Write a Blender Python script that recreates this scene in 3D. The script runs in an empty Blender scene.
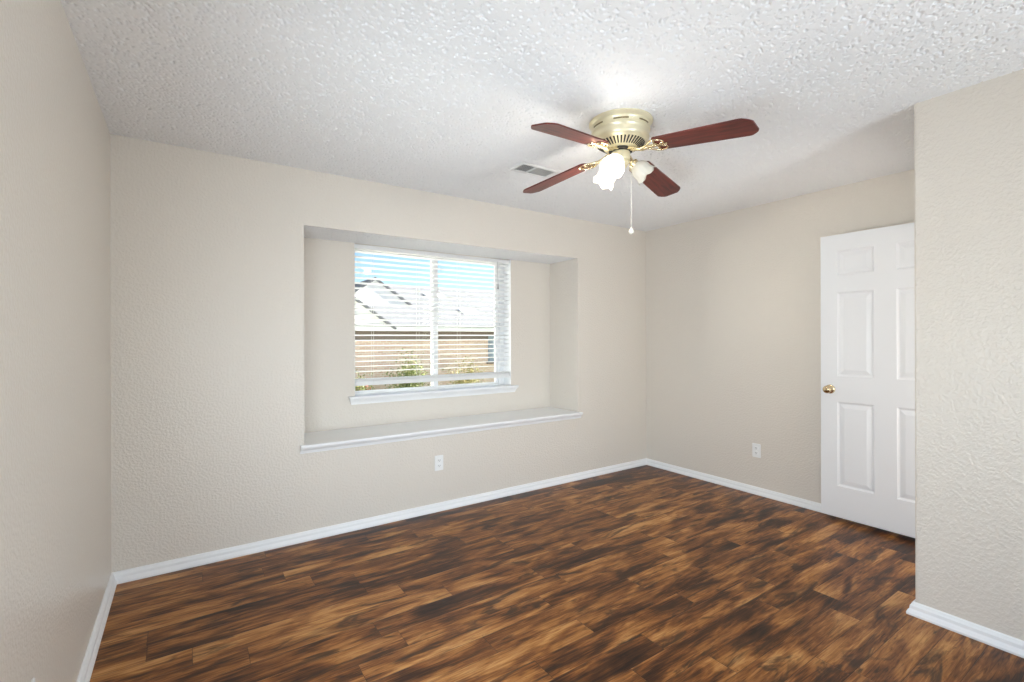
import bpy, bmesh, math, random
import numpy as np
from mathutils import Vector, Matrix
random.seed(7); np.random.seed(7)
S = bpy.context.scene
COL = S.collection
PI = math.pi

# ------------------------------------------------------------------ camera, sky, sun, added fill lights, exposure
F_PX = 479.536
YAW, ROLL = 0.5972, -0.0027
cam_d = bpy.data.cameras.new('camera'); cam = bpy.data.objects.new('camera', cam_d); COL.objects.link(cam)
cam_d.sensor_width = 36.0; cam_d.lens = F_PX / 1024 * 36.0
cam_d.shift_y = -(341 - 337.831) / 1024
cam_d.clip_start = 0.02; cam_d.clip_end = 500
fw = Vector((math.sin(YAW), math.cos(YAW), 0)); rt = Vector((math.cos(YAW), -math.sin(YAW), 0)); up = Vector((0, 0, 1))
R3 = Matrix((rt, up, -fw)).transposed()
cam.matrix_world = Matrix.Translation((0.3376, -3.3728, 1.3279)) @ (R3 @ Matrix.Rotation(ROLL, 3, 'Z')).to_4x4()
S.camera = cam

world = bpy.data.worlds.new('sky'); S.world = world; world.use_nodes = True
wn = world.node_tree.nodes; wl = world.node_tree.links
sky = wn.new('ShaderNodeTexSky'); sky.sky_type = 'NISHITA'
sky.sun_elevation = math.radians(36); sky.sun_rotation = math.radians(96)
sky.sun_disc = False; sky.air_density = 1.0; sky.dust_density = 0.6; sky.ozone_density = 3.5
wl.new(sky.outputs['Color'], wn['Background'].inputs['Color'])
wn['Background'].inputs['Strength'].default_value = 0.20

sun_d = bpy.data.lights.new('sun', 'SUN'); sun = bpy.data.objects.new('sun', sun_d); COL.objects.link(sun)
sun_d.energy = 32; sun_d.angle = math.radians(0.6); sun_d.color = (1.0, 0.95, 0.88)
sun.rotation_euler = Vector((-0.80, 0.14, -0.58)).to_track_quat('-Z', 'Y').to_euler()

def area_light(name, loc, direction, sx, sy, power, col):
    d = bpy.data.lights.new(name, 'AREA'); d.shape = 'RECTANGLE'; d.size = sx; d.size_y = sy
    d.energy = power; d.color = col
    o = bpy.data.objects.new(name, d); COL.objects.link(o); o.location = loc
    o.rotation_euler = Vector(direction).to_track_quat('-Z', 'Y').to_euler()
    return o
# added fill light behind the camera, at an invented rear opening
area_light('added_fill_rear', (2.05, -5.17, 0.85), (-1.1, 1, 0.85), 1.7, 1.5, 70, (0.82, 0.92, 1.0))
# side fill, added at a made-up window just left of the view
area_light('added_fill_left', (0.012, -2.55, 0.95), (1, 0.70, 0.10), 1.1, 1.2, 22, (0.80, 0.91, 1.0)).data.spread = math.radians(112)
# made-up hall source, put in to lift the dim right end
area_light('added_fill_hall', (3.85, -3.70, 1.15), (-0.1, 1, 0.22), 0.80, 1.8, 16, (1.0, 0.97, 0.93))

S.view_settings.view_transform = 'Standard'; S.view_settings.look = 'None'
S.view_settings.gamma = 1.0; S.view_settings.use_curve_mapping = False
S.view_settings.exposure = 0.23

# ------------------------------------------------------------------ dimensions (metres)
H, W, YR = 2.44, 4.333, -5.2
PX, PY = 3.218, -2.558                 # corner of the near right wall
NX0, NX1, NZ0, NZ1, NB = 0.980, 3.380, 0.631, 2.073, 0.417
WX0, WX1, WZ0 = 1.428, 2.904, 0.876
YO = 0.567                             # outer face of the window wall

# ------------------------------------------------------------------ material helpers
def mat(name):
    m = bpy.data.materials.new(name); m.use_nodes = True
    nt = m.node_tree
    return m, nt.nodes, nt.links, nt.nodes['Principled BSDF']
def N(nodes, t, **kw):
    n = nodes.new(t)
    for k, v in kw.items(): setattr(n, k, v)
    return n
def simple(name, col, rough=0.5, metal=0.0, spec=0.5, noise=None, bump=None):
    m, n, l, b = mat(name)
    b.inputs['Base Color'].default_value = (*col, 1); b.inputs['Roughness'].default_value = rough
    b.inputs['Metallic'].default_value = metal; b.inputs['Specular IOR Level'].default_value = spec
    tc = N(n, 'ShaderNodeTexCoord')
    if noise:
        sc, amt = noise
        t = N(n, 'ShaderNodeTexNoise'); t.inputs['Scale'].default_value = sc; t.inputs['Detail'].default_value = 3
        l.new(tc.outputs['Object'], t.inputs['Vector'])
        r = N(n, 'ShaderNodeMix', data_type='RGBA')
        r.inputs[6].default_value = (*[c * (1 - amt) for c in col], 1); r.inputs[7].default_value = (*[min(1, c * (1 + amt)) for c in col], 1)
        l.new(t.outputs['Fac'], r.inputs[0]); l.new(r.outputs[2], b.inputs['Base Color'])
    if bump:
        sc, st, dist = bump
        t = N(n, 'ShaderNodeTexNoise'); t.inputs['Scale'].default_value = sc; t.inputs['Detail'].default_value = 2
        l.new(tc.outputs['Object'], t.inputs['Vector'])
        bp = N(n, 'ShaderNodeBump'); bp.inputs['Strength'].default_value = st; bp.inputs['Distance'].default_value = dist
        l.new(t.outputs['Fac'], bp.inputs['Height']); l.new(bp.outputs['Normal'], b.inputs['Normal'])
    return m

def wall_paint():
    m, n, l, b = mat('beige_orange_peel_paint')
    b.inputs['Base Color'].default_value = (0.745, 0.688, 0.615, 1)
    b.inputs['Roughness'].default_value = 0.30; b.inputs['Specular IOR Level'].default_value = 0.5
    tc = N(n, 'ShaderNodeTexCoord')
    t = N(n, 'ShaderNodeTexNoise'); t.inputs['Scale'].default_value = 75; t.inputs['Detail'].default_value = 1.5
    v = N(n, 'ShaderNodeTexVoronoi', feature='SMOOTH_F1'); v.inputs['Scale'].default_value = 95; v.inputs['Smoothness'].default_value = 0.6
    l.new(tc.outputs['Object'], t.inputs['Vector']); l.new(tc.outputs['Object'], v.inputs['Vector'])
    r = N(n, 'ShaderNodeMapRange'); r.inputs[1].default_value = 0.42; r.inputs[2].default_value = 0.62
    l.new(t.outputs['Fac'], r.inputs[0])
    a = N(n, 'ShaderNodeMath', operation='MULTIPLY_ADD'); a.inputs[1].default_value = 0.5
    l.new(v.outputs['Distance'], a.inputs[0]); l.new(r.outputs[0], a.inputs[2])
    bp = N(n, 'ShaderNodeBump'); bp.inputs['Strength'].default_value = 0.28; bp.inputs['Distance'].default_value = 0.004
    l.new(a.outputs[0], bp.inputs['Height']); l.new(bp.outputs['Normal'], b.inputs['Normal'])
    return m

def floor_mat():
    m, n, l, b = mat('dark_walnut_laminate')
    tc = N(n, 'ShaderNodeTexCoord'); sx = N(n, 'ShaderNodeSeparateXYZ'); l.new(tc.outputs['Object'], sx.inputs[0])
    def M(op, a, c=None, d=None):
        q = N(n, 'ShaderNodeMath', operation=op)
        for i, v in enumerate((a, c, d)):
            if v is None: continue
            if isinstance(v, (int, float)): q.inputs[i].default_value = v
            else: l.new(v, q.inputs[i])
        return q.outputs[0]
    PWID, PLEN = 0.128, 0.92
    ry = M('DIVIDE', sx.outputs['Y'], PWID); row = M('FLOOR', ry)
    wr = N(n, 'ShaderNodeTexWhiteNoise', noise_dimensions='1D'); l.new(row, wr.inputs['W'])
    xs = M('ADD', M('DIVIDE', sx.outputs['X'], PLEN), M('MULTIPLY', wr.outputs['Value'], 7.31))
    colm = M('FLOOR', xs)
    cid = N(n, 'ShaderNodeCombineXYZ'); l.new(row, cid.inputs[0]); l.new(colm, cid.inputs[1])
    wp = N(n, 'ShaderNodeTexWhiteNoise', noise_dimensions='2D'); l.new(cid.outputs[0], wp.inputs['Vector'])
    rc = N(n, 'ShaderNodeSeparateColor'); l.new(wp.outputs['Color'], rc.inputs[0])
    def coords(fx, fy, off):
        c = N(n, 'ShaderNodeCombineXYZ')
        l.new(M('ADD', M('MULTIPLY', sx.outputs['X'], fx), M('MULTIPLY', rc.outputs[0], off)), c.inputs[0])
        l.new(M('ADD', M('MULTIPLY', sx.outputs['Y'], fy), M('MULTIPLY', rc.outputs[1], off)), c.inputs[1])
        l.new(M('MULTIPLY', rc.outputs[2], 5.0), c.inputs[2])
        return c.outputs[0]
    def noise(vec, detail, rough, dist):
        t = N(n, 'ShaderNodeTexNoise'); t.inputs['Scale'].default_value = 1; t.inputs['Detail'].default_value = detail
        t.inputs['Roughness'].default_value = rough; t.inputs['Distortion'].default_value = dist
        l.new(vec, t.inputs['Vector']); return t.outputs['Fac']
    broad = noise(coords(2.3, 10, 31), 3, 0.55, 0.6)
    grain = noise(coords(5, 75, 53), 5, 0.65, 1.2)
    burn = noise(coords(3.2, 13, 77), 4, 0.6, 0.9)
    knots = noise(coords(9, 42, 91), 4, 0.7, 1.5)
    v = M('ADD', M('MULTIPLY', broad, 1.05), M('MULTIPLY', grain, 0.62))
    v = M('ADD', v, M('MULTIPLY_ADD', rc.outputs[2], 0.16, -0.42))
    ramp = N(n, 'ShaderNodeValToRGB'); l.new(v, ramp.inputs[0])
    cr = ramp.color_ramp
    stops = [(0.22, (0.016, 0.008, 0.005)), (0.37, (0.066, 0.024, 0.009)), (0.49, (0.195, 0.070, 0.019)), (0.61, (0.370, 0.155, 0.042)), (0.75, (0.570, 0.290, 0.100))]
    cr.elements[0].position, cr.elements[0].color = stops[0][0], (*stops[0][1], 1)
    cr.elements[1].position, cr.elements[1].color = stops[-1][0], (*stops[-1][1], 1)
    for p, c in stops[1:-1]:
        e = cr.elements.new(p); e.color = (*c, 1)
    def darken(color, fac, dark):
        x = N(n, 'ShaderNodeMix', data_type='RGBA'); l.new(fac, x.inputs[0]); l.new(color, x.inputs[6]); x.inputs[7].default_value = (*dark, 1)
        return x.outputs[2]
    def rng(val, lo, hi, a=0.0, c=1.0):
        r = N(n, 'ShaderNodeMapRange', interpolation_type='SMOOTHSTEP'); l.new(val, r.inputs[0])
        for i, q in enumerate((lo, hi, a, c)): r.inputs[i + 1].default_value = q
        return r.outputs[0]
    colr = darken(ramp.outputs[0], rng(burn, 0.52, 0.68, 0, 0.82), (0.030, 0.017, 0.011))
    colr = darken(colr, rng(knots, 0.62, 0.74, 0, 0.75), (0.022, 0.012, 0.008))
    fine = noise(coords(11, 160, 67), 3, 0.6, 0.8)
    colr = darken(colr, rng(fine, 0.58, 0.70, 0, 0.45), (0.020, 0.010, 0.006))
    fy = M('FRACT', ry); fx = M('FRACT', xs)
    ey = M('MINIMUM', fy, M('SUBTRACT', 1.0, fy)); ex = M('MINIMUM', fx, M('SUBTRACT', 1.0, fx))
    seam = M('MAXIMUM', rng(ey, 0.006, 0.016, 1, 0), rng(ex, 0.0008, 0.0022, 1, 0))
    colr = darken(colr, M('MULTIPLY', seam, 0.55), (0.020, 0.011, 0.007))
    l.new(colr, b.inputs['Base Color'])
    b.inputs['Roughness'].default_value = 0.33; b.inputs['Specular IOR Level'].default_value = 0.20
    hgt = M('SUBTRACT', M('MULTIPLY', grain, 0.35), seam)
    bp = N(n, 'ShaderNodeBump'); bp.inputs['Strength'].default_value = 0.25; bp.inputs['Distance'].default_value = 0.002
    l.new(hgt, bp.inputs['Height']); l.new(bp.outputs['Normal'], b.inputs['Normal'])
    return m

def blade_wood():
    m, n, l, b = mat('cherry_blade_wood')
    tc = N(n, 'ShaderNodeTexCoord'); mp = N(n, 'ShaderNodeMapping'); mp.inputs['Scale'].default_value = (4, 55, 30)
    l.new(tc.outputs['Object'], mp.inputs[0])
    t = N(n, 'ShaderNodeTexNoise'); t.inputs['Scale'].default_value = 1.0; t.inputs['Detail'].default_value = 6; t.inputs['Distortion'].default_value = 0.8
    l.new(mp.outputs[0], t.inputs['Vector'])
    r = N(n, 'ShaderNodeValToRGB'); l.new(t.outputs['Fac'], r.inputs[0])
    r.color_ramp.elements[0].position = 0.3; r.color_ramp.elements[0].color = (0.062, 0.009, 0.007, 1)
    r.color_ramp.elements[1].position = 0.72; r.color_ramp.elements[1].color = (0.200, 0.030, 0.020, 1)
    l.new(r.outputs[0], b.inputs['Base Color']); b.inputs['Roughness'].default_value = 0.33
    return m

def brick_mat():
    m, n, l, b = mat('pink_brick')
    tc = N(n, 'ShaderNodeTexCoord'); mp = N(n, 'ShaderNodeMapping'); mp.inputs['Rotation'].default_value = (PI / 2, 0, 0)
    l.new(tc.outputs['Object'], mp.inputs[0])
    t = N(n, 'ShaderNodeTexBrick'); t.inputs['Scale'].default_value = 1; t.inputs['Brick Width'].default_value = 0.2; t.inputs['Row Height'].default_value = 0.067
    t.inputs['Mortar Size'].default_value = 0.008; t.inputs['Color1'].default_value = (0.66, 0.45, 0.37, 1); t.inputs['Color2'].default_value = (0.76, 0.57, 0.48, 1)
    t.inputs['Mortar'].default_value = (0.74, 0.68, 0.62, 1)
    l.new(mp.outputs[0], t.inputs['Vector']); l.new(t.outputs['Color'], b.inputs['Base Color']); b.inputs['Roughness'].default_value = 0.9
    return m

def glass_pane():
    m, n, l, b = mat('clear_window_glass')
    tr = N(n, 'ShaderNodeBsdfTransparent'); tr.inputs[0].default_value = (0.95, 0.97, 0.96, 1)
    gl = N(n, 'ShaderNodeBsdfGlossy'); gl.inputs['Roughness'].default_value = 0.02
    fr = N(n, 'ShaderNodeFresnel'); fr.inputs['IOR'].default_value = 1.22
    mx = N(n, 'ShaderNodeMixShader'); l.new(fr.outputs[0], mx.inputs[0]); l.new(tr.outputs[0], mx.inputs[1]); l.new(gl.outputs[0], mx.inputs[2])
    l.new(mx.outputs[0], n['Material Output'].inputs['Surface'])
    return m

def shade_glass(name, emit):
    m, n, l, b = mat(name)
    b.inputs['Base Color'].default_value = (0.90, 0.88, 0.82, 1); b.inputs['Roughness'].default_value = 0.25
    tl = N(n, 'ShaderNodeBsdfTranslucent'); tl.inputs[0].default_value = (0.95, 0.93, 0.88, 1)
    mx = N(n, 'ShaderNodeMixShader'); mx.inputs[0].default_value = 0.45
    l.new(b.outputs[0], mx.inputs[1]); l.new(tl.outputs[0], mx.inputs[2]); l.new(mx.outputs[0], n['Material Output'].inputs['Surface'])
    if emit:
        b.inputs['Emission Color'].default_value = (1, 0.95, 0.86, 1); b.inputs['Emission Strength'].default_value = emit
    return m

M_WALL = wall_paint()
M_CEIL = simple('white_popcorn', (0.93, 0.93, 0.93), 0.95, spec=0.1)
M_FLOOR = floor_mat()
M_TRIM = simple('white_trim_paint', (0.90, 0.905, 0.91), 0.35, bump=(25, 0.05, 0.001))
M_DOOR = simple('white_door_paint', (0.84, 0.85, 0.87), 0.38, bump=(60, 0.06, 0.001))
M_PLAST = simple('white_plastic', (0.88, 0.88, 0.87), 0.3, noise=(30, 0.02))
M_SLOT = simple('dark_slot', (0.06, 0.06, 0.06), 0.6, noise=(40, 0.1))
M_SLAT = simple('white_blind_vinyl', (0.84, 0.84, 0.83), 0.4, noise=(12, 0.02))
M_CORD = simple('white_cord', (0.78, 0.78, 0.76), 0.8, noise=(200, 0.05))
M_FRAME = simple('white_window_vinyl', (0.86, 0.87, 0.88), 0.35, noise=(9, 0.02))
M_BRASS = simple('polished_brass', (0.88, 0.77, 0.53), 0.22, metal=1.0, noise=(14, 0.05))
M_CREAM = simple('antique_cream_brass', (0.86, 0.79, 0.56), 0.30, metal=0.35, noise=(12, 0.05))
M_SLOTB = simple('dark_brass_slot', (0.24, 0.18, 0.08), 0.4, metal=0.4, noise=(30, 0.1))
M_DARK = simple('motor_black', (0.03, 0.025, 0.02), 0.6, noise=(30, 0.2))
M_KNOB = simple('antique_brass', (0.62, 0.50, 0.32), 0.16, metal=1.0, noise=(30, 0.06))
M_VENT = simple('white_register_enamel', (0.80, 0.80, 0.79), 0.4, noise=(20, 0.03))
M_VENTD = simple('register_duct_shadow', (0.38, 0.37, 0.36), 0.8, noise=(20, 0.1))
M_BLADE = blade_wood()
M_LIT = shade_glass('lit_frosted_glass', 0.6)
M_UNLIT = shade_glass('frosted_glass', 0.0)
M_GLASS = glass_pane()
M_BRICK = brick_mat()
M_ROOF = simple('grey_roof_shingle', (0.095, 0.099, 0.108), 0.9, noise=(6, 0.18))
M_SIDING = simple('white_siding', (0.80, 0.79, 0.77), 0.7, noise=(3, 0.04))
M_FASCIA = simple('white_fascia', (0.80, 0.80, 0.80), 0.6, noise=(3, 0.03))
M_SOFFIT = simple('brown_eave', (0.22, 0.18, 0.17), 0.8, noise=(5, 0.1))
M_SLATE = simple('slate_blue_paint', (0.30, 0.36, 0.44), 0.5, noise=(5, 0.06))
M_PATIO = simple('pale_concrete', (0.80, 0.79, 0.76), 0.9, noise=(2, 0.06), bump=(60, 0.2, 0.004))
M_STUCCO = simple('white_stucco', (0.86, 0.85, 0.82), 0.9, noise=(2, 0.03), bump=(80, 0.3, 0.004))
M_GROUND = simple('dry_lawn', (0.12, 0.125, 0.05), 0.95, noise=(1.5, 0.3), bump=(20, 0.5, 0.03))
M_LEAF = simple('green_leaf', (0.17, 0.20, 0.055), 0.6, noise=(4, 0.35))
M_LEAFY = simple('yellow_green_leaf', (0.30, 0.27, 0.10), 0.6, noise=(4, 0.3))
M_BARK = simple('brown_bark', (0.20, 0.13, 0.08), 0.9, noise=(20, 0.3))
M_PETAL = simple('red_petal', (0.60, 0.12, 0.08), 0.6, noise=(9, 0.2))

# ------------------------------------------------------------------ mesh helpers
def obj(name, bm, m, parent=None, smooth=False, loc=None, rot=None):
    me = bpy.data.meshes.new(name)
    bmesh.ops.recalc_face_normals(bm, faces=bm.faces[:])
    bm.to_mesh(me); bm.free()
    for mm in (m if isinstance(m, (list, tuple)) else [m]): me.materials.append(mm)
    if smooth:
        for p in me.polygons: p.use_smooth = True
        try: me.set_sharp_from_angle(angle=math.radians(smooth if smooth is not True else 40))
        except Exception: pass
    o = bpy.data.objects.new(name, me); COL.objects.link(o)
    if parent: o.parent = parent
    if loc is not None: o.location = loc
    if rot is not None: o.rotation_euler = rot
    return o
def struct(name, bm, m, parent=None, smooth=False):
    o = obj(name, bm, m, parent, smooth)
    if not parent: o['kind'] = 'structure'
    return o
def tag(o, label, cat, group=None):
    o['label'] = label; o['category'] = cat
    if group: o['group'] = group
    return o
def thing(name, label, cat, loc=(0, 0, 0), rot=(0, 0, 0), group=None):
    o = bpy.data.objects.new(name, None); COL.objects.link(o); o.empty_display_size = 0.1
    o.location = loc; o.rotation_euler = rot
    return tag(o, label, cat, group)
def bx(bm, a, b, bevel=0.0, seg=2):
    a, b = Vector(a), Vector(b)
    lo = Vector(map(min, a, b)); hi = Vector(map(max, a, b))
    r = bmesh.ops.create_cube(bm, size=1.0, matrix=Matrix.Translation((lo + hi) / 2) @ Matrix.Diagonal((*(hi - lo), 1)))
    if bevel:
        es = list({e for v in r['verts'] for e in v.link_edges})
        bmesh.ops.bevel(bm, geom=es, offset=bevel, segments=seg, affect='EDGES', clamp_overlap=True)
    return bm
def box(a, b, bevel=0.0): return bx(bmesh.new(), a, b, bevel)
def sweep(bm, prof, p0, p1, out, m0=0.0, m1=0.0):
    """Moulding: profile (t outwards, z up) swept from p0 to p1; m0/m1 shift the ends by m*t along the run (mitres)."""
    p0, p1, out = Vector(p0), Vector(p1), Vector(out); run = (p1 - p0).normalized()
    A = [bm.verts.new(p0 + out * t + Vector((0, 0, z)) + run * (m0 * t)) for t, z in prof]
    B = [bm.verts.new(p1 + out * t + Vector((0, 0, z)) + run * (m1 * t)) for t, z in prof]
    n = len(prof)
    for i in range(n): bm.faces.new((A[i], A[(i + 1) % n], B[(i + 1) % n], B[i]))
    bm.faces.new(A); bm.faces.new(B[::-1])
def lathe(bm, prof, n=48, mtx=Matrix(), ripple=None, cap=True):
    rings = []
    for k, (r, z) in enumerate(prof):
        ring = []
        for i in range(n):
            a = 2 * PI * i / n; rr, zz = r, z
            if ripple: rr, zz = ripple(k, a, r, z)
            ring.append(bm.verts.new(mtx @ Vector((rr * math.cos(a), rr * math.sin(a), zz))))
        rings.append(ring)
    for q in range(len(rings) - 1):
        for i in range(n):
            bm.faces.new((rings[q][i], rings[q][(i + 1) % n], rings[q + 1][(i + 1) % n], rings[q + 1][i]))
    if cap:
        bm.faces.new(rings[0]); bm.faces.new(rings[-1][::-1])
    return bm
def tube(bm, pts, rad, n=10):
    pts = [Vector(p) for p in pts]; rings = []
    rads = rad if isinstance(rad, (list, tuple)) else [rad] * len(pts)
    prev = None
    for i, p in enumerate(pts):
        t = (pts[min(i + 1, len(pts) - 1)] - pts[max(i - 1, 0)]).normalized()
        if prev is None:
            a = Vector((0, 0, 1)) if abs(t.z) < 0.9 else Vector((1, 0, 0)); u = t.cross(a).normalized()
        else: u = (prev - t * prev.dot(t)).normalized()
        prev = u; v = t.cross(u)
        rings.append([bm.verts.new(p + (u * math.cos(2 * PI * k / n) + v * math.sin(2 * PI * k / n)) * rads[i]) for k in range(n)])
    for q in range(len(rings) - 1):
        for k in range(n): bm.faces.new((rings[q][k], rings[q][(k + 1) % n], rings[q + 1][(k + 1) % n], rings[q + 1][k]))
    bm.faces.new(rings[0][::-1]); bm.faces.new(rings[-1])
    return bm
def prism(bm, pts, off):
    """Closed polygon pts extruded by the vector off."""
    a = [bm.verts.new(p) for p in pts]; b = [bm.verts.new(Vector(p) + Vector(off)) for p in pts]; n = len(pts)
    bm.faces.new(a[::-1]); bm.faces.new(b)
    for i in range(n): bm.faces.new((a[i], a[(i + 1) % n], b[(i + 1) % n], b[i]))
    return bm

# ------------------------------------------------------------------ room shell
struct('floor', box((-0.15, YR - 0.15, -0.15), (W + 0.15, YO, 0)), M_FLOOR)
bm = bmesh.new()                                                    # window wall with the niche let into it
bx(bm, (-0.15, 0, -0.15), (NX0, YO, H + 0.2)); bx(bm, (NX1, 0, -0.15), (W + 0.15, YO, H + 0.2))
bx(bm, (NX0, 0, -0.15), (NX1, YO, NZ0 - 0.05)); bx(bm, (NX0, 0, NZ1 + 0.012), (NX1, YO, H + 0.2)); bx(bm, (NX0, 0, NZ1), (NX1, 0.012, NZ1 + 0.012))
struct('wall_back', bm, M_WALL)
bm = bmesh.new()                                                    # back of the niche, with the window opening
bx(bm, (NX0 - 0.01, NB, NZ0 - 0.05), (WX0, YO + 0.01, NZ1 + 0.02)); bx(bm, (WX1, NB, NZ0 - 0.05), (NX1 + 0.01, YO + 0.01, NZ1 + 0.02))
bx(bm, (WX0, NB, NZ0 - 0.05), (WX1, YO + 0.01, WZ0 - 0.03))
struct('wall_niche', bm, M_WALL)
LY0, LY1, LZ0, LZ1 = -3.18, -1.93, 0.25, 1.70
bm = bmesh.new()
bx(bm, (-0.15, LY1, -0.15), (0, 0, H + 0.2)); bx(bm, (-0.15, YR - 0.15, -0.15), (0, LY0, H + 0.2))
bx(bm, (-0.15, LY0, -0.15), (0, LY1, LZ0)); bx(bm, (-0.15, LY0, LZ1), (0, LY1, H + 0.2))
struct('wall_left', bm, M_WALL)
struct('wall_right', box((W, YR - 0.15, -0.15), (W + 0.15, 0, H + 0.2)), M_WALL)
bm = bmesh.new(); bx(bm, (PX, YR, 0), (PX + 0.115, PY, H + 0.05), 0.008, 3)
struct('wall_partition', bm, M_WALL)
bm = bmesh.new()                                                    # doorway wall behind the partition's corner
bx(bm, (PX + 0.115, PY - 0.115, 0), (3.40, PY, H)); bx(bm, (4.245, PY - 0.115, 0), (W, PY, H)); bx(bm, (3.40, PY - 0.115, 2.09), (4.245, PY, H))
struct('wall_doorway', bm, M_WALL)
bm = bmesh.new()
RX0, RX1, RZ0, RZ1 = 0.35, 2.95, 0.03, 2.08
bx(bm, (-0.15, YR - 0.15, -0.15), (RX0, YR, H + 0.2)); bx(bm, (RX1, YR - 0.15, -0.15), (W + 0.15, YR, H + 0.2))
bx(bm, (RX0, YR - 0.15, -0.15), (RX1, YR, RZ0)); bx(bm, (RX0, YR - 0.15, RZ1), (RX1, YR, H + 0.2))
struct('wall_rear', bm, M_WALL)
struct('roof', box((-0.9, YR - 1.0, H + 0.2), (W + 0.9, YO + 0.35, H + 0.32)), M_FASCIA)  # unseen roof slab, added with deep eaves to block sun at the back

def popcorn(name, x0, x1, y0, y1, z, step, amp, thick):
    """Sprayed popcorn texture as a real relief on the underside of a slab."""
    nx = int(round((x1 - x0) / step)) + 1; ny = int(round((y1 - y0) / step)) + 1
    def blur(a, s):
        r = int(3 * s) + 1; k = np.exp(-0.5 * (np.arange(-r, r + 1) / s) ** 2); k /= k.sum()
        for ax in (0, 1):
            p = np.pad(a, [(r, r) if q == ax else (0, 0) for q in (0, 1)], mode='wrap')
            a = sum(k[i] * np.take(p, range(i, i + a.shape[ax]), axis=ax) for i in range(2 * r + 1))
        return a
    rng = np.random.RandomState(3)
    a = blur(rng.randn(ny, nx), 0.8); a /= a.std()
    h = 0.9 - np.clip((a - 0.95) * 1.8, 0, 1) + 0.035 * np.clip(-a, -1, 2)
    X, Y = np.meshgrid(np.linspace(x0, x1, nx), np.linspace(y0, y1, ny))
    Z = z + amp * (0.9 - h) - 0.0005
    Z[0, :] = Z[-1, :] = z; Z[:, 0] = Z[:, -1] = z
    top = np.array([(x0, y0, z + thick), (x1, y0, z + thick), (x1, y1, z + thick), (x0, y1, z + thick)])
    co = np.vstack([np.stack([X, Y, Z], -1).reshape(-1, 3), top])
    i = np.arange(ny - 1)[:, None] * nx + np.arange(nx - 1)[None, :]
    q = np.stack([i, i + nx, i + nx + 1, i + 1], -1).reshape(-1, 4)
    T = nx * ny
    q = np.vstack([q, [[T, T + 1, T + 2, T + 3]]])
    me = bpy.data.meshes.new(name)
    me.vertices.add(len(co)); me.vertices.foreach_set('co', co.astype(np.float32).ravel())
    me.loops.add(q.size); me.loops.foreach_set('vertex_index', q.astype(np.int32).ravel())
    me.polygons.add(len(q)); me.polygons.foreach_set('loop_start', np.arange(0, q.size, 4, dtype=np.int32))
    me.polygons.foreach_set('loop_total', np.full(len(q), 4, np.int32))
    me.polygons.foreach_set('use_smooth', np.ones(len(q), bool))
    me.update(calc_edges=True); me.validate()
    me.materials.append(M_CEIL)
    o = bpy.data.objects.new(name, me); COL.objects.link(o); o['kind'] = 'structure'
    return o
popcorn('ceiling', 0, W, -4.0, 0, H, 0.0036, 0.0072, 0.19)
struct('ceiling_rear', box((0, YR, H), (W, -4.0, H + 0.19)), M_CEIL)
popcorn('ceiling_niche', NX0, NX1, 0.010, NB, NZ1, 0.0042, 0.0060, 0.010)

# baseboards
BP = [(0, 0), (0.026, 0), (0.027, 0.010), (0.022, 0.022), (0.017, 0.030), (0.0155, 0.044), (0.011, 0.052), (0.009, 0.0575), (0.004, 0.061), (0, 0.061)]
def base(name, segs):
    bm = bmesh.new()
    for p0, p1, out, m0, m1 in segs: sweep(bm, BP, (*p0, 0), (*p1, 0), (*out, 0), m0, m1)
    struct(name, bm, M_TRIM)
base('baseboard_back', [((0, 0), (W, 0), (0, -1), 1, -1)])
base('baseboard_left', [((0, YR), (0, 0), (1, 0), 1, -1)])
base('baseboard_right', [((W, 0), (W, PY), (-1, 0), 1, -1)])
base('baseboard_partition', [((PX, PY), (PX, YR), (-1, 0), -1, -1), ((3.33, PY), (PX, PY), (0, 1), 0, 1)])

# niche shelf (deep sill board with a stepped nose) and the window stool
bm = bmesh.new()
bx(bm, (NX0, -0.005, NZ0 - 0.05), (NX1, NB, NZ0))
SP = [(0, 0), (0.008, 0), (0.010, 0.008), (0.012, 0.010), (0.013, 0.017), (0.018, 0.024), (0.026, 0.030), (0.028, 0.034), (0.034, 0.036), (0.037, 0.043), (0.037, 0.054), (0.033, 0.058), (0, 0.058)]
sweep(bm, SP, (NX0 - 0.027, 0, NZ0 - 0.058), (NX1 + 0.027, 0, NZ0 - 0.058), (0, -1, 0), 0.0, 0.0)
struct('trim_1', bm, M_TRIM)
bm = bmesh.new()
bx(bm, (WX0, NB - 0.004, WZ0 - 0.03), (WX1, 0.535, WZ0))
AP = [(0, 0), (0.008, 0), (0.010, 0.010), (0.016, 0.022), (0.028, 0.036), (0.034, 0.044), (0.040, 0.047), (0.042, 0.052), (0.042, 0.062), (0.039, 0.066), (0, 0.066)]
sweep(bm, AP, (WX0 - 0.052, NB, WZ0 - 0.066), (WX1 + 0.062, NB, WZ0 - 0.066), (0, -1, 0), 0.0, 0.0)
# angled ends: pull the lower part of the moulding in
for v in bm.verts:
    if v.co.y < NB - 0.0045 or True:
        d = (WZ0 - v.co.z) / 0.066
        if v.co.x < WX0 - 0.04: v.co.x += 0.024 * d
        elif v.co.x > WX1 + 0.05: v.co.x -= 0.024 * d
struct('trim_2', bm, M_TRIM)

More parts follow.
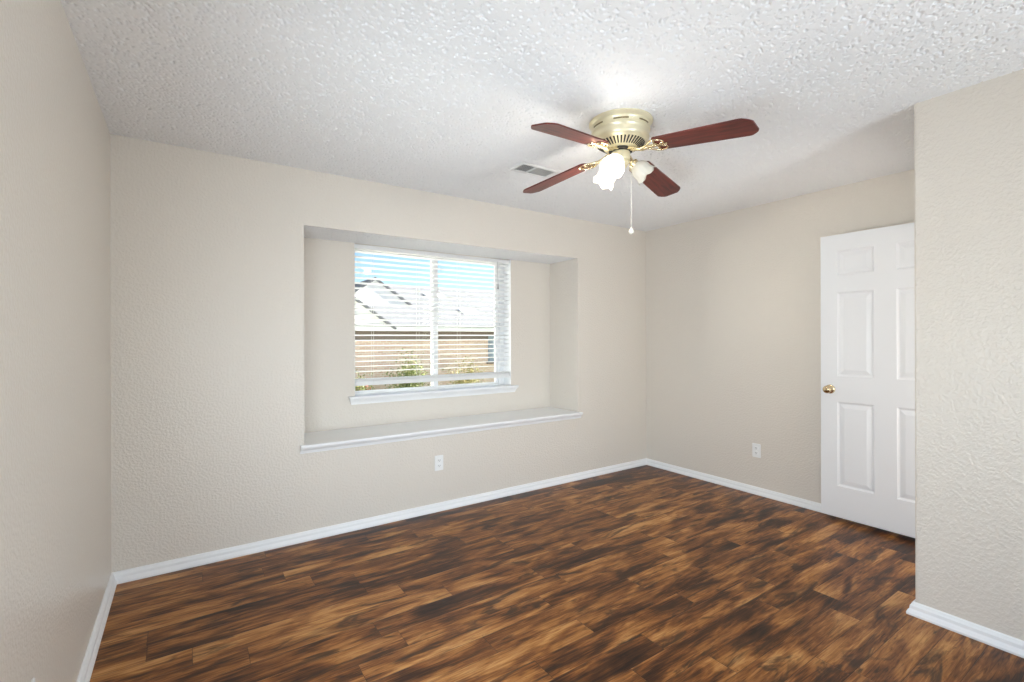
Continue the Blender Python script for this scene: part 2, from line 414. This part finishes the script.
# ------------------------------------------------------------------ window 1: slider in the niche
GY = 0.548
bm = bmesh.new()
for a, b in (((WX0, 0.53, WZ0), (WX0 + 0.022, YO + 0.012, NZ1)), ((WX1 - 0.055, 0.53, WZ0), (WX1, YO + 0.012, NZ1)), ((WX0, 0.53, WZ0 - 0.03), (WX1, YO + 0.012, WZ0 + 0.010)), ((WX0, 0.53, NZ1 - 0.020), (WX1, YO + 0.012, NZ1 + 0.01))):
    bx(bm, a, b, 0.003)
for xa, xb in ((WX0 - 0.002, WX0 + 0.003), (WX1 - 0.003, WX1 + 0.002)): bx(bm, (xa, NB + 0.002, WZ0), (xb, 0.535, NZ1))
win = struct('window_1', bm, M_FRAME)
XM = (WX0 + WX1) / 2 + 0.005
for k, (xa, xb, yy) in enumerate(((WX0 + 0.012, XM + 0.028, 0.536), (XM - 0.028, WX1 - 0.04, 0.556))):
    bm = bmesh.new(); fr = 0.045; z0, z1 = WZ0 + 0.004, NZ1 - 0.012; fl = 0.026 if k == 0 else fr; fh = 0.022; f2 = fr if k == 0 else 0.05
    bx(bm, (xa, yy, z0), (xa + fl, yy + 0.02, z1), 0.003); bx(bm, (xb - f2, yy, z0), (xb, yy + 0.02, z1), 0.003)
    bx(bm, (xa + fl - 0.002, yy, z0), (xb - f2 + 0.002, yy + 0.02, z0 + fh), 0.003); bx(bm, (xa + fl - 0.002, yy, z1 - fh), (xb - f2 + 0.002, yy + 0.02, z1), 0.003)
    s = obj('window_sash', bm, M_FRAME, win)
    obj('pane', box((xa + fl - 0.006, yy + 0.008, z0 + fh - 0.006), (xb - f2 + 0.006, yy + 0.012, z1 - fh + 0.006)), M_GLASS, s)
bm = bmesh.new(); bx(bm, (XM - 0.012, 0.526, 1.42), (XM + 0.006, 0.537, 1.50), 0.003)
obj('sash_latch', bm, M_FRAME, win)

# frame of an invented rear opening, made for the rear fill light
bm = bmesh.new()
for a, b in (((RX0, YR - 0.13, RZ0), (RX0 + 0.05, YR - 0.05, RZ1)), ((RX1 - 0.05, YR - 0.13, RZ0), (RX1, YR - 0.05, RZ1)), ((RX0, YR - 0.13, RZ0), (RX1, YR - 0.05, RZ0 + 0.05)), ((RX0, YR - 0.13, RZ1 - 0.05), (RX1, YR - 0.05, RZ1))):
    bx(bm, a, b, 0.003)
struct('added_window_2', bm, M_FRAME)

bm = bmesh.new()
for a, b in (((-0.13, LY0, LZ0), (-0.05, LY0 + 0.05, LZ1)), ((-0.13, LY1 - 0.05, LZ0), (-0.05, LY1, LZ1)), ((-0.13, LY0, LZ0), (-0.05, LY1, LZ0 + 0.05)), ((-0.13, LY0, LZ1 - 0.05), (-0.05, LY1, LZ1))):
    bx(bm, a, b, 0.003)
struct('added_window_3', bm, M_FRAME)  # invented window in the left wall, made for the side fill

# ------------------------------------------------------------------ blind
BX0, BX1, BY = WX0 + 0.006, WX1 - 0.008, 0.452
blind = thing('window_blind', 'white horizontal slat blind with open slats hanging in the window', 'blind', ((BX0 + BX1) / 2, BY, NZ1))
def rel(p): return (p[0] - (BX0 + BX1) / 2, p[1] - BY, p[2] - NZ1)
def rbox(bm, a, b, bev=0.0): return bx(bm, rel(a), rel(b), bev)
bm = bmesh.new(); rbox(bm, (BX0, BY - 0.026, NZ1 - 0.038), (BX1, BY + 0.026, NZ1 - 0.006), 0.003)
obj('headrail', bm, M_SLAT, blind)
bm = bmesh.new(); SPC = 0.0413; tilt = math.radians(9)
zs = NZ1 - 0.060
nsl = 0
while zs > 1.025:
    pts = []
    for k in range(9):                                              # slightly crowned slat section
        t = (k / 8 - 0.5) * 0.05; c = 0.0022 * (1 - (2 * k / 8 - 1) ** 2)
        pts.append((t * math.cos(tilt) + c * math.sin(tilt), -t * math.sin(tilt) + c * math.cos(tilt)))
    sec = [(y, z + 0.0014) for y, z in pts] + [(y, z - 0.0014) for y, z in pts[::-1]]
    a = [bm.verts.new(rel((BX0 + 0.003, BY + y, zs + z))) for y, z in sec]; b = [bm.verts.new(rel((BX1 - 0.003, BY + y, zs + z))) for y, z in sec]
    for i in range(len(sec)):
        j = (i + 1) % len(sec); bm.faces.new((a[i], a[j], b[j], b[i]))
    bm.faces.new(a); bm.faces.new(b[::-1])
    zs -= SPC; nsl += 1
obj('slats', bm, M_SLAT, blind)
bm = bmesh.new(); rbox(bm, (BX0 + 0.002, BY - 0.026, 0.952), (BX1 - 0.002, BY + 0.026, 0.984), 0.005)
for k in range(5): rbox(bm, (BX0 + 0.003, BY - 0.025, 0.9842 + k * 0.0045), (BX1 - 0.003, BY + 0.025, 0.9875 + k * 0.0045))
obj('bottom_rail', bm, M_SLAT, blind)
for xc in (1.58, 1.97, 2.36, 2.75):
    bm = bmesh.new()
    for yy in (BY - 0.0275, BY + 0.0275): tube(bm, [rel((xc, yy, 0.955)), rel((xc, yy, NZ1 - 0.04))], 0.0011, 6)
    obj('ladder_cord', bm, M_CORD, blind)
bm = bmesh.new()
tube(bm, [rel((2.755, BY - 0.034, NZ1 - 0.03)), rel((2.752, BY - 0.036, 1.93)), rel((2.757, BY - 0.036, 1.83))], 0.0022, 8)
pc = obj('pull_cord', bm, simple('grey_cord', (0.45, 0.45, 0.45), 0.8, noise=(200, 0.05)), blind)
bm = lathe(bmesh.new(), [(0.003, 0.05), (0.006, 0.044), (0.007, 0.02), (0.011, 0.004), (0.010, 0.0)], 16, Matrix.Translation(rel((2.757, BY - 0.036, 1.785))))
obj('tassel', bm, simple('grey_tassel', (0.40, 0.40, 0.40), 0.5, noise=(60, 0.05)), pc, smooth=True)

# ------------------------------------------------------------------ door
DT, DX0 = 0.035, 4.225
DY0, DY1, DZ0, DZ1 = -2.513, -1.722, 0.031, 2.066
ys = [DY0, DY0 + 0.107, DY0 + 0.332, DY1 - 0.332, DY1 - 0.107, DY1]
zsn = [DZ0, 0.254, 0.861, 1.046, 1.650, 1.772, 1.950, DZ1]
bm = bmesh.new()
for side in (0, 1):
    x0 = DX0 if side == 0 else DX0 + DT; sgn = 1 if side == 0 else -1
    grid = {(i, j): bm.verts.new((x0, y, z)) for i, y in enumerate(ys) for j, z in enumerate(zsn)}
    for i in range(5):
        for j in range(7):
            if i in (1, 3) and j in (1, 3, 5):
                ring = [grid[i, j], grid[i + 1, j], grid[i + 1, j + 1], grid[i, j + 1]]
                for ins, dep in ((0.004, 0.004), (0.012, 0.0085), (0.017, 0.0085), (0.021, 0.0075), (0.043, 0.002), (0.046, 0.0015)):
                    ya, yb, za, zb = ys[i] + ins, ys[i + 1] - ins, zsn[j] + ins, zsn[j + 1] - ins
                    nr = [bm.verts.new((x0 + sgn * dep, y, z)) for y, z in ((ya, za), (yb, za), (yb, zb), (ya, zb))]
                    for k in range(4): bm.faces.new((ring[k], ring[(k + 1) % 4], nr[(k + 1) % 4], nr[k]))
                    ring = nr
                bm.faces.new(ring)
            else: bm.faces.new((grid[i, j], grid[i + 1, j], grid[i + 1, j + 1], grid[i, j + 1]))
    if side == 0: g0 = grid
for (i0, j0, i1, j1) in [(i, 0, i + 1, 0) for i in range(5)] + [(i, 7, i + 1, 7) for i in range(5)] + [(0, j, 0, j + 1) for j in range(7)] + [(5, j, 5, j + 1) for j in range(7)]:
    bm.faces.new((g0[i0, j0], g0[i1, j1], grid[i1, j1], grid[i0, j0]))
door = struct('door_1', bm, M_DOOR)
door['label'] = 'white six panel door standing open against the right wall'
KP = (DX0, DY1 - 0.062, 0.948)
for sgn in (-1, 1):
    mt = Matrix.Translation((DX0 if sgn < 0 else DX0 + DT, KP[1], KP[2])) @ Matrix.Rotation(sgn * PI / 2, 4, 'Y')
    bm = lathe(bmesh.new(), [(0.033, -0.001), (0.033, 0.004), (0.030, 0.009), (0.018, 0.013), (0.012, 0.017), (0.0115, 0.030), (0.018, 0.034), (0.025, 0.040), (0.0275, 0.049), (0.026, 0.058), (0.020, 0.064), (0.010, 0.0665), (0.003, 0.067)], 32, mt)
    k = obj('door_knob', bm, M_KNOB, door, smooth=True); k['label'] = 'antique brass round knob'
for zc in (0.25, 1.05, 1.85):
    bm = tube(bmesh.new(), [(DX0 + DT + 0.002, DY0 - 0.008, zc - 0.045), (DX0 + DT + 0.002, DY0 - 0.008, zc + 0.045)], 0.007, 12)
    bx(bm, (DX0 + 0.002, DY0 - 0.004, zc - 0.043), (DX0 + DT, DY0 + 0.0005, zc + 0.043))
    obj('hinge', bm, M_KNOB, door)
bm = bmesh.new()                                                    # doorway casing
for xa, xb in ((3.335, 3.40), (4.245, 4.31)): bx(bm, (xa, PY, 0), (xb, PY + 0.014, 2.155), 0.004)
bx(bm, (3.335, PY, 2.09), (4.31, PY + 0.014, 2.155), 0.004)
bx(bm, (3.395, PY - 0.115, 0), (3.415, PY + 0.003, 2.09)); bx(bm, (4.25, PY - 0.115, 0), (4.262, PY + 0.003, 2.09)); bx(bm, (3.40, PY - 0.115, 2.075), (4.25, PY + 0.003, 2.092))
struct('trim_3', bm, M_TRIM)

# ------------------------------------------------------------------ wall outlets
def outlet(name, label, loc, rz):
    t = thing(name, label, 'outlet', loc, (0, 0, rz), 'duplex wall outlets')
    bm = bmesh.new(); bx(bm, (-0.036, -0.006, -0.058), (0.036, 0.0, 0.058), 0.0025, 2)
    obj('cover_plate', bm, M_PLAST, t)
    for s in (-1, 1):
        bm = bmesh.new()
        pts = []
        for k in range(24):
            a = 2 * PI * k / 24; pts.append((0.0175 * math.cos(a), -0.0055, s * 0.0205 + max(-0.0135, min(0.0135, 0.0175 * math.sin(a)))))
        prism(bm, pts, (0, -0.0035, 0))
        rc = obj('receptacle', bm, M_PLAST, t)
        for xq, hh in ((-0.0062, 0.0045), (0.0062, 0.0036)):
            obj('slot', box((xq - 0.0014, -0.0094, s * 0.0205 + 0.002 - hh), (xq + 0.0014, -0.0085, s * 0.0205 + 0.002 + hh)), M_SLOT, rc)
        bm = lathe(bmesh.new(), [(0.0024, 0), (0.0024, 0.001)], 12, Matrix.Translation((0, -0.0085, s * 0.0205 - 0.0075)) @ Matrix.Rotation(PI / 2, 4, 'X'))
        obj('slot', bm, M_SLOT, rc)
    bm = lathe(bmesh.new(), [(0.003, 0), (0.003, 0.0012), (0.002, 0.002)], 12, Matrix.Translation((0, -0.0055, 0)) @ Matrix.Rotation(PI / 2, 4, 'X'))
    obj('screw', bm, M_PLAST, t)
    return t
outlet('wall_outlet', 'white duplex outlet on the window wall below the niche shelf', (1.947, 0, 0.367), 0)
outlet('wall_outlet', 'white duplex outlet on the right wall beside the open door', (W, -1.178, 0.369), -PI / 2)
outlet('wall_outlet', 'white outlet low on the left wall at the photo edge, mostly cut off', (0, -1.645, 0.376), PI / 2)

# ------------------------------------------------------------------ ceiling register
vent = thing('ceiling_vent', 'white rectangular louvred air vent on the ceiling beside the fan', 'vent', (2.30, -0.838, H - 0.0015))
bm = bmesh.new(); VX, VY = 0.205, 0.078
FP = [(0.0, 0.0), (0.0, -0.004), (0.004, -0.010), (0.019, -0.010), (0.022, -0.007), (0.022, 0.0)]     # inset, z
cs = [(-1, -1), (1, -1), (1, 1), (-1, 1)]
rg = [[bm.verts.new((sx * (VX - i), sy * (VY - i), z)) for i, z in FP] for sx, sy in cs]
for k in range(4):
    a, b = rg[k], rg[(k + 1) % 4]
    for q in range(len(FP)): bm.faces.new((a[q], b[q], b[(q + 1) % len(FP)], a[(q + 1) % len(FP)]))
for xx in (-0.078, 0.078): bx(bm, (xx - 0.004, -VY + 0.02, -0.009), (xx + 0.004, VY - 0.02, 0), 0.001)
obj('frame', bm, M_VENT, vent)
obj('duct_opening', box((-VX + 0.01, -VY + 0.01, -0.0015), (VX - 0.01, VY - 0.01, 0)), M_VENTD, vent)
bm = bmesh.new()
for x in np.arange(-0.175, -0.083, 0.013): prism(bm, [(x, -0.056, -0.009), (x + 0.008, -0.056, -0.002), (x + 0.0092, -0.056, -0.002), (x + 0.0012, -0.056, -0.009)], (0, 0.112, 0))
for x in np.arange(0.088, 0.176, 0.013): prism(bm, [(x, -0.056, -0.002), (x + 0.008, -0.056, -0.009), (x + 0.0092, -0.056, -0.009), (x + 0.0012, -0.056, -0.002)], (0, 0.112, 0))
for y in np.arange(-0.054, 0.05, 0.010): prism(bm, [(-0.074, y, -0.009), (-0.074, y + 0.007, -0.002), (-0.074, y + 0.0082, -0.002), (-0.074, y + 0.0012, -0.009)], (0.148, 0, 0))
obj('louvres', bm, M_VENT, vent)

# ------------------------------------------------------------------ ceiling fan
FX, FY = 2.201, -1.637
fan = thing('ceiling_fan', 'brass hugger ceiling fan with four cherry blades and tulip lights', 'ceiling fan', (FX, FY, H))
Z = lambda z: z - H
bm = lathe(bmesh.new(), [(0.152, Z(2.444)), (0.161, Z(2.440)), (0.162, Z(2.433)), (0.155, Z(2.425)), (0.149, Z(2.420)), (0.150, Z(2.414)), (0.147, Z(2.409)), (0.146, Z(2.396)), (0.149, Z(2.391)), (0.149, Z(2.384)), (0.144, Z(2.378)), (0.1425, Z(2.366)), (0.1445, Z(2.354)), (0.142, Z(2.344)), (0.134, Z(2.336)), (0.127, Z(2.332)), (0.080, Z(2.302)), (0.074, Z(2.300))], 96)
house = obj('motor_housing', bm, M_CREAM, fan, smooth=35)
for k in range(7):                                                  # long slots cut through the band
    a = 2 * PI * k / 7 + 0.32; bm = bmesh.new(); q = []
    for i in range(7):
        b = a + 0.25 * (i / 6 - 0.5) * 2; q.append((b, 0))
    vs = [[bm.verts.new((rr * math.cos(b), rr * math.sin(b), Z(zz))) for rr, zz in ((0.1455, 2.406), (0.1475, 2.406), (0.1475, 2.399), (0.1455, 2.399))] for b, _ in q]
    for i in range(6):
        for c in range(4): bm.faces.new((vs[i][c], vs[i][(c + 1) % 4], vs[i + 1][(c + 1) % 4], vs[i + 1][c]))
    bm.faces.new(vs[0]); bm.faces.new(vs[-1][::-1])
    obj('band_slot', bm, M_SLOTB, house)
bm = bmesh.new()                                                    # radial cooling slots on the conical underside, one ring
for k in range(40):
    a = 2 * PI * k / 40; ca, sa = math.cos(a), math.sin(a); w = 0.0042
    pts = []
    for r, z, s in ((0.086, 2.3058, -0.7), (0.122, 2.3288, -1.1), (0.122, 2.3288, 1.1), (0.086, 2.3058, 0.7)):
        pts.append((r * ca - s * w * sa, r * sa + s * w * ca, Z(z - 0.0022)))
    prism(bm, pts, (ca * -0.002, sa * -0.002, 0.004))
obj('cooling_slots', bm, M_DARK, house)
bm = lathe(bmesh.new(), [(0.060, Z(2.302)), (0.060, Z(2.288)), (0.038, Z(2.286)), (0.038, Z(2.270))], 40)
obj('motor_hub', bm, M_DARK, fan, smooth=35)
bm = lathe(bmesh.new(), [(0.030, Z(2.286)), (0.047, Z(2.284)), (0.049, Z(2.278)), (0.049, Z(2.248)), (0.047, Z(2.243)), (0.040, Z(2.236)), (0.042, Z(2.230)), (0.040, Z(2.222)), (0.030, Z(2.208)), (0.020, Z(2.200)), (0.010, Z(2.194)), (0.006, Z(2.186)), (0.002, Z(2.184))], 48)
kit = obj('light_kit', bm, M_CREAM, fan, smooth=35)

PITCH, DROOP, RB, Z25, ZT, C0, C1 = -0.169, 0.119, 0.660, 2.268, 2.219, 0.120, 0.146
def blade_mesh(a):
    ca, sa = math.cos(a), math.sin(a)
    u = Vector((ca, sa, 0)); nn = Vector((-sa, ca, 0)); e = nn * math.cos(PITCH) + Vector((0, 0, math.sin(PITCH)))
    def P(r, t): return u * r + e * t + Vector((0, 0, Z(Z25 - DROOP * (r - 0.25))))
    th = (u * DROOP).cross(e); nrm = (u - Vector((0, 0, DROOP))).cross(e).normalized() * 0.0032
    out = []
    def half(r): return 0.5 * (C0 + (C1 - C0) * (r - 0.20) / 0.45)
    edge = [(0.196, half(0.2) - 0.022), (0.199, half(0.2) - 0.010), (0.206, half(0.2) - 0.002), (0.216, half(0.21))]
    edge += [(r, half(r)) for r in (0.30, 0.40, 0.50, 0.58, 0.612)]
    edge += [(0.622, half(0.62) - 0.002), (0.640, half(0.63) - 0.014), (0.654, half(0.64) - 0.028), (0.659, half(0.64) - 0.038)]
    pts = [(r, t) for r, t in edge] + [(r, -t) for r, t in edge[::-1]]
    bm = bmesh.new()
    A = [bm.verts.new(P(r, t) + nrm) for r, t in pts]; B = [bm.verts.new(P(r, t) - nrm) for r, t in pts]
    bm.faces.new(A); bm.faces.new(B[::-1])
    for i in range(len(pts)):
        j = (i + 1) % len(pts); bm.faces.new((A[i], B[i], B[j], A[j]))
    return bm, P, nrm
for deg in (15.0, 101.1, 192.4, 280.7):
    a = math.radians(deg)
    bm, P, nrm = blade_mesh(a)
    # build in the blade's own frame so that the grain runs along it
    me_o = obj('fan_blade', bm, M_BLADE, fan)
    me_o.data.transform(Matrix.Rotation(-a, 4, 'Z')); me_o.rotation_euler = (0, 0, a)
    low = nrm.normalized() if nrm.z < 0 else -nrm.normalized()
    bm = bmesh.new()
    ca, sa = math.cos(a), math.sin(a)
    for s in (-1, 1):                                               # two scrolled arms out from the hub, then a loop under the blade
        pts = [Vector((ca * 0.052 - s * sa * 0.014, sa * 0.052 + s * ca * 0.014, Z(2.292))), Vector((ca * 0.085 - s * sa * 0.012, sa * 0.085 + s * ca * 0.012, Z(2.282))), Vector((ca * 0.120 - s * sa * 0.010, sa * 0.120 + s * ca * 0.010, Z(2.270)))]
        pts += [P(0.150, s * 0.012) + low * 0.008, P(0.172, s * 0.030) + low * 0.008, P(0.190, s * 0.045) + low * 0.008, P(0.212, s * 0.050) + low * 0.0075, P(0.236, s * 0.044) + low * 0.007, P(0.250, s * 0.030) + low * 0.007, P(0.246, s * 0.016) + low * 0.007, P(0.230, s * 0.014) + low * 0.007]
        tube(bm, pts, [0.007, 0.007, 0.007, 0.006, 0.005, 0.005, 0.0048, 0.0045, 0.004, 0.004, 0.0038], 10)
    tube(bm, [P(0.120, 0) + low * 0.010, P(0.150, 0) + low * 0.009, P(0.185, 0) + low * 0.008, P(0.225, 0) + low * 0.0075, P(0.262, 0) + low * 0.007], [0.011, 0.009, 0.008, 0.007, 0.004], 10)
    tube(bm, [P(0.206, -0.052) + low * 0.007, P(0.206, 0.052) + low * 0.007], 0.0042, 8)
    iron = obj('blade_iron', bm, M_BRASS, fan, smooth=50)
    for r, t in ((0.206, -0.03), (0.206, 0.03), (0.240, 0.0)):
        bm = lathe(bmesh.new(), [(0.006, 0), (0.0055, 0.003), (0.003, 0.005)], 12, Matrix.Translation(P(r, t) + low * 0.010) @ low.to_track_quat('Z', 'Y').to_matrix().to_4x4())
        obj('screw', bm, M_BRASS, iron, smooth=True)

def shade_bm(mt):
    n = 60
    prof = [(0.020, 0.000), (0.022, 0.006), (0.031, 0.014), (0.041, 0.026), (0.0455, 0.040), (0.0465, 0.052), (0.0455, 0.063), (0.048, 0.074), (0.053, 0.084), (0.057, 0.090)]
    inner = [(r - 0.003, z) for r, z in prof[::-1]]
    def rip(k, a, r, z):
        zr = z / 0.090
        return r * (1 + 0.020 * math.cos(12 * a) * min(1, zr * 2) + 0.06 * math.cos(6 * a) * max(0, zr - 0.6) ** 1.5), z + 0.016 * math.cos(6 * a) * max(0, zr - 0.6)
    bm = lathe(bmesh.new(), prof + inner, n, mt, rip, cap=False)
    return bm
for deg, lit in ((206, True), (86, True), (326, False)):
    a = math.radians(deg); u = Vector((math.cos(a), math.sin(a), 0)); tilt_d = math.radians(48)
    ax = (u * math.sin(tilt_d) + Vector((0, 0, -math.cos(tilt_d)))).normalized()
    p0 = u * 0.034 + Vector((0, 0, Z(2.236))); neck = u * 0.062 + Vector((0, 0, Z(2.234)))
    bm = tube(bmesh.new(), [p0, u * 0.048 + Vector((0, 0, Z(2.238))), neck - ax * 0.004, neck + ax * 0.010], [0.010, 0.009, 0.010, 0.011], 14)
    mt = Matrix.Translation(neck) @ ax.to_track_quat('Z', 'Y').to_matrix().to_4x4()
    lathe(bm, [(0.010, -0.004), (0.022, -0.002), (0.0255, 0.004), (0.0255, 0.016), (0.023, 0.018)], 28, mt)
    holder = obj('lamp_arm', bm, M_BRASS, fan, smooth=40)
    mts = Matrix.Translation(neck + ax * 0.012) @ ax.to_track_quat('Z', 'Y').to_matrix().to_4x4() @ Matrix.Diagonal((1.07, 1.07, 1.0, 1))
    sh = obj('lamp_shade', shade_bm(mts), M_LIT if lit else M_UNLIT, fan, smooth=60)
    sh['label'] = 'glowing frosted tulip shade' if lit else 'unlit frosted tulip shade'
    bm = lathe(bmesh.new(), [(0.012, 0.002), (0.013, 0.010), (0.019, 0.020), (0.0225, 0.032), (0.021, 0.044), (0.014, 0.052), (0.004, 0.056)], 24, mts)
    bulb_m = simple('bulb_glass_lit' if lit else 'bulb_glass', (0.92, 0.92, 0.90), 0.3, noise=(20, 0.02))
    if lit:
        bb = bulb_m.node_tree.nodes['Principled BSDF']; bb.inputs['Emission Color'].default_value = (1, 0.92, 0.78, 1); bb.inputs['Emission Strength'].default_value = 9.0
    obj('light_bulb', bm, bulb_m, fan, smooth=True)
    if lit:
        ld = bpy.data.lights.new('bulb_light', 'POINT'); ld.energy = 4.8; ld.color = (1.0, 0.95, 0.88); ld.shadow_soft_size = 0.045
        lo = bpy.data.objects.new('bulb_light', ld); COL.objects.link(lo); lo.location = Vector((FX, FY, H)) + neck + ax * 0.106
bm = bmesh.new()
CXY = (0.045, -0.031)
zc = 2.222
while zc > 1.895:                                                   # bead chain
    bmesh.ops.create_icosphere(bm, subdivisions=1, radius=0.0019, matrix=Matrix.Translation((*CXY, Z(zc)))); zc -= 0.0036
tube(bm, [(0.030, -0.020, Z(2.236)), (0.040, -0.027, Z(2.234)), (0.045, -0.031, Z(2.222))], 0.0028, 8)
tube(bm, [(*CXY, Z(2.222)), (*CXY, Z(1.892))], 0.0009, 6)
chain = obj('pull_chain', bm, simple('pale_chain', (0.80, 0.78, 0.72), 0.35, metal=0.4, noise=(60, 0.05)), fan, smooth=True)
bm = lathe(bmesh.new(), [(0.003, Z(1.897)), (0.005, Z(1.892)), (0.012, Z(1.884)), (0.0145, Z(1.876)), (0.012, Z(1.868)), (0.005, Z(1.863))], 20, Matrix.Translation((*CXY, 0)))
obj('chain_knob', bm, simple('ivory_knob', (0.88, 0.84, 0.74), 0.3, noise=(30, 0.03)), chain, smooth=True)

# ------------------------------------------------------------------ outside: the neighbour's house, shrubs, ground
ZG = -0.9
struct('ground', box((-40, YO + 0.05, ZG - 0.2), (60, 70, ZG)), M_GROUND)
struct('added_bounce_patio', box((-7, YO + 0.06, ZG - 0.05), (9, 6.0, ZG + 0.03)), M_PATIO)  # pale slab added out of view to bounce sun up into the niche
bm = bmesh.new()                                                    # unseen house wing, added to bounce sun in through the window
bx(bm, (-4.5, YO + 0.3, ZG), (-0.7, 6.5, 2.55)); prism(bm, [(-4.9, YO + 0.3, 2.5), (-0.35, YO + 0.3, 2.5), (-0.35, YO + 0.3, 2.62), (-2.6, YO + 0.3, 3.9), (-4.9, YO + 0.3, 2.62)], (0, 6.4, 0))
struct('added_bounce_wing', bm, M_STUCCO)
house_n = thing('neighbour_house', 'pink brick house with a grey shingle roof outside the window', 'house', (7.5, 12, ZG))
def hrel(p): return (p[0] - 7.5, p[1] - 12, p[2] - ZG)
def hb(bm, a, b, bev=0.0): return bx(bm, hrel(a), hrel(b), bev)
HX0, HX1 = 2.2, 19
obj('brick_wall', hb(bmesh.new(), (HX0, 12, ZG), (HX1, 21, 1.30)), M_BRICK, house_n)
obj('frieze_board', hb(bmesh.new(), (HX0 - 0.01, 11.985, 1.28), (HX1 + 0.01, 21.01, 1.56)), M_SOFFIT, house_n)
obj('fascia', hb(bmesh.new(), (HX0 - 0.45, 11.42, 1.555), (HX1 + 0.45, 11.52, 1.72), 0.01), M_FASCIA, house_n)
bm = bmesh.new()
prism(bm, [hrel(p) for p in ((HX0 - 0.45, 11.40, 1.70), (HX1 + 0.45, 11.40, 1.70), (HX1 - 3.5, 16.7, 3.55), (HX0 + 0.2, 16.7, 3.55))], (0, 0, 0.06))
prism(bm, [hrel(p) for p in ((HX0 - 0.45, 22, 1.70), (HX1 + 0.45, 22, 1.70), (HX1 - 3.5, 16.7, 3.55), (HX0 + 0.2, 16.7, 3.55))], (0, 0, 0.06))
prism(bm, [hrel(p) for p in ((HX1 + 0.45, 11.4, 1.70), (HX1 + 0.45, 22, 1.70), (HX1 - 3.5, 16.7, 3.55))], (0, 0, 0.06))
obj('roof', bm, M_ROOF, house_n)
obj('soffit', hb(bmesh.new(), (HX0 - 0.4, 11.50, 1.555), (HX1 + 0.4, 12.02, 1.575)), M_SOFFIT, house_n)
def gable(xc, y, zap, zbase, slope, depth):
    hw = (zap - zbase) / slope
    g = obj('gable', prism(bmesh.new(), [hrel((xc - hw, y, zbase)), hrel((xc + hw, y, zbase)), hrel((xc, y, zap))], (0, depth, 0)), M_SIDING, house_n)
    bm = bmesh.new(); ov = 0.22
    for s in (-1, 1):
        prism(bm, [hrel((xc, y - 0.06, zap)), hrel((xc + s * (hw + ov), y - 0.06, zbase - ov * slope)), hrel((xc + s * (hw + ov), y - 0.06, zbase - ov * slope + 0.10)), hrel((xc, y - 0.06, zap + 0.10))], (0, depth, 0))
    obj('gable_roof', bm, M_ROOF, g)
gable(4.05, 11.45, 2.90, 1.72, 0.72, 3.0)
gable(5.95, 13.6, 3.42, 2.35, 0.68, 3.0)
for (xa, ya, w) in ((9.1, 12.75, 0.62), (8.6, 14.9, 0.75)):
    sl = 1.85 / 5.3; zf = lambda y: 1.76 + sl * (y - 11.4)
    obj('skylight', prism(bmesh.new(), [hrel((xa, ya, zf(ya))), hrel((xa + w, ya, zf(ya))), hrel((xa + w, ya + 0.55, zf(ya + 0.55))), hrel((xa, ya + 0.55, zf(ya + 0.55)))], (0, 0, 0.07)), M_FASCIA, house_n)
bm = bmesh.new(); hb(bm, (9.70, 11.90, 0.44), (10.75, 12.02, 1.42), 0.01)
sh_w = obj('side_window', bm, M_SLATE, house_n)
bm = bmesh.new(); hb(bm, (9.85, 11.885, 0.55), (10.60, 11.905, 1.32))
obj('pane', bm, simple('grey_blue_pane', (0.50, 0.57, 0.66), 0.15, noise=(3, 0.05)), sh_w)
bm = bmesh.new(); hb(bm, (9.62, 11.84, 0.36), (10.83, 12.02, 0.44), 0.01)
obj('sill', bm, M_SOFFIT, sh_w)

def shrub(label, cx, cy, rx, ry, h, leaf_m, n, flowers, seed):
    rnd = random.Random(seed)
    t = thing('shrub', label, 'shrub', (cx, cy, ZG))
    bm = bmesh.new(); tips = []
    for k in range(14):
        a = rnd.uniform(0, 2 * PI); rr = rnd.uniform(0.2, 1.0)
        tip = Vector((rx * rr * math.cos(a), ry * rr * math.sin(a), h * rnd.uniform(0.55, 1.0) * (1.1 - 0.4 * rr)))
        mid = Vector((tip.x * 0.4, tip.y * 0.4, tip.z * 0.55))
        tube(bm, [(0.03 * math.cos(a), 0.03 * math.sin(a), 0), mid, tip], [0.018, 0.011, 0.004], 6); tips += [mid, tip, (mid + tip) / 2]
    obj('stems', bm, M_BARK, t)
    bm = bmesh.new(); bf = bmesh.new()
    for k in range(n):
        c = rnd.choice(tips) + Vector((rnd.gauss(0, 0.16), rnd.gauss(0, 0.16), rnd.gauss(0, 0.16)))
        c.z = max(0.05, c.z)
        q = Matrix.Rotation(rnd.uniform(0, 2 * PI), 3, 'Z') @ Matrix.Rotation(rnd.uniform(-1.1, 1.1), 3, 'X') @ Matrix.Rotation(rnd.uniform(-0.6, 0.6), 3, 'Y')
        L = rnd.uniform(0.05, 0.10); w = L * 0.32
        b_ = bf if (flowers and rnd.random() < flowers and c.z > h * 0.4) else bm
        v = [b_.verts.new(c + q @ Vector(p)) for p in ((0, 0, 0), (w, L * 0.45, 0.008), (0, L, -0.006), (-w, L * 0.45, 0.008), (0, L * 0.5, -0.004))]
        b_.faces.new((v[0], v[1], v[4])); b_.faces.new((v[1], v[2], v[4])); b_.faces.new((v[2], v[3], v[4])); b_.faces.new((v[3], v[0], v[4]))
    obj('foliage', bm, leaf_m, t)
    if flowers: obj('blossoms', bf, M_PETAL, t)
    else: bf.free()
shrub('leafy green shrub before the brick wall at the left of the window view', 6.15, 11.0, 0.62, 0.34, 1.75, M_LEAF, 2600, 0.0, 1)
shrub('low shrub with red blossoms at the far left of the window view', 4.45, 11.0, 0.36, 0.34, 1.25, M_LEAF, 1300, 0.10, 2)
shrub('pale yellowish shrub before the brick wall right of the window mullion', 8.2, 11.0, 0.6, 0.34, 1.5, M_LEAFY, 1500, 0.0, 3)
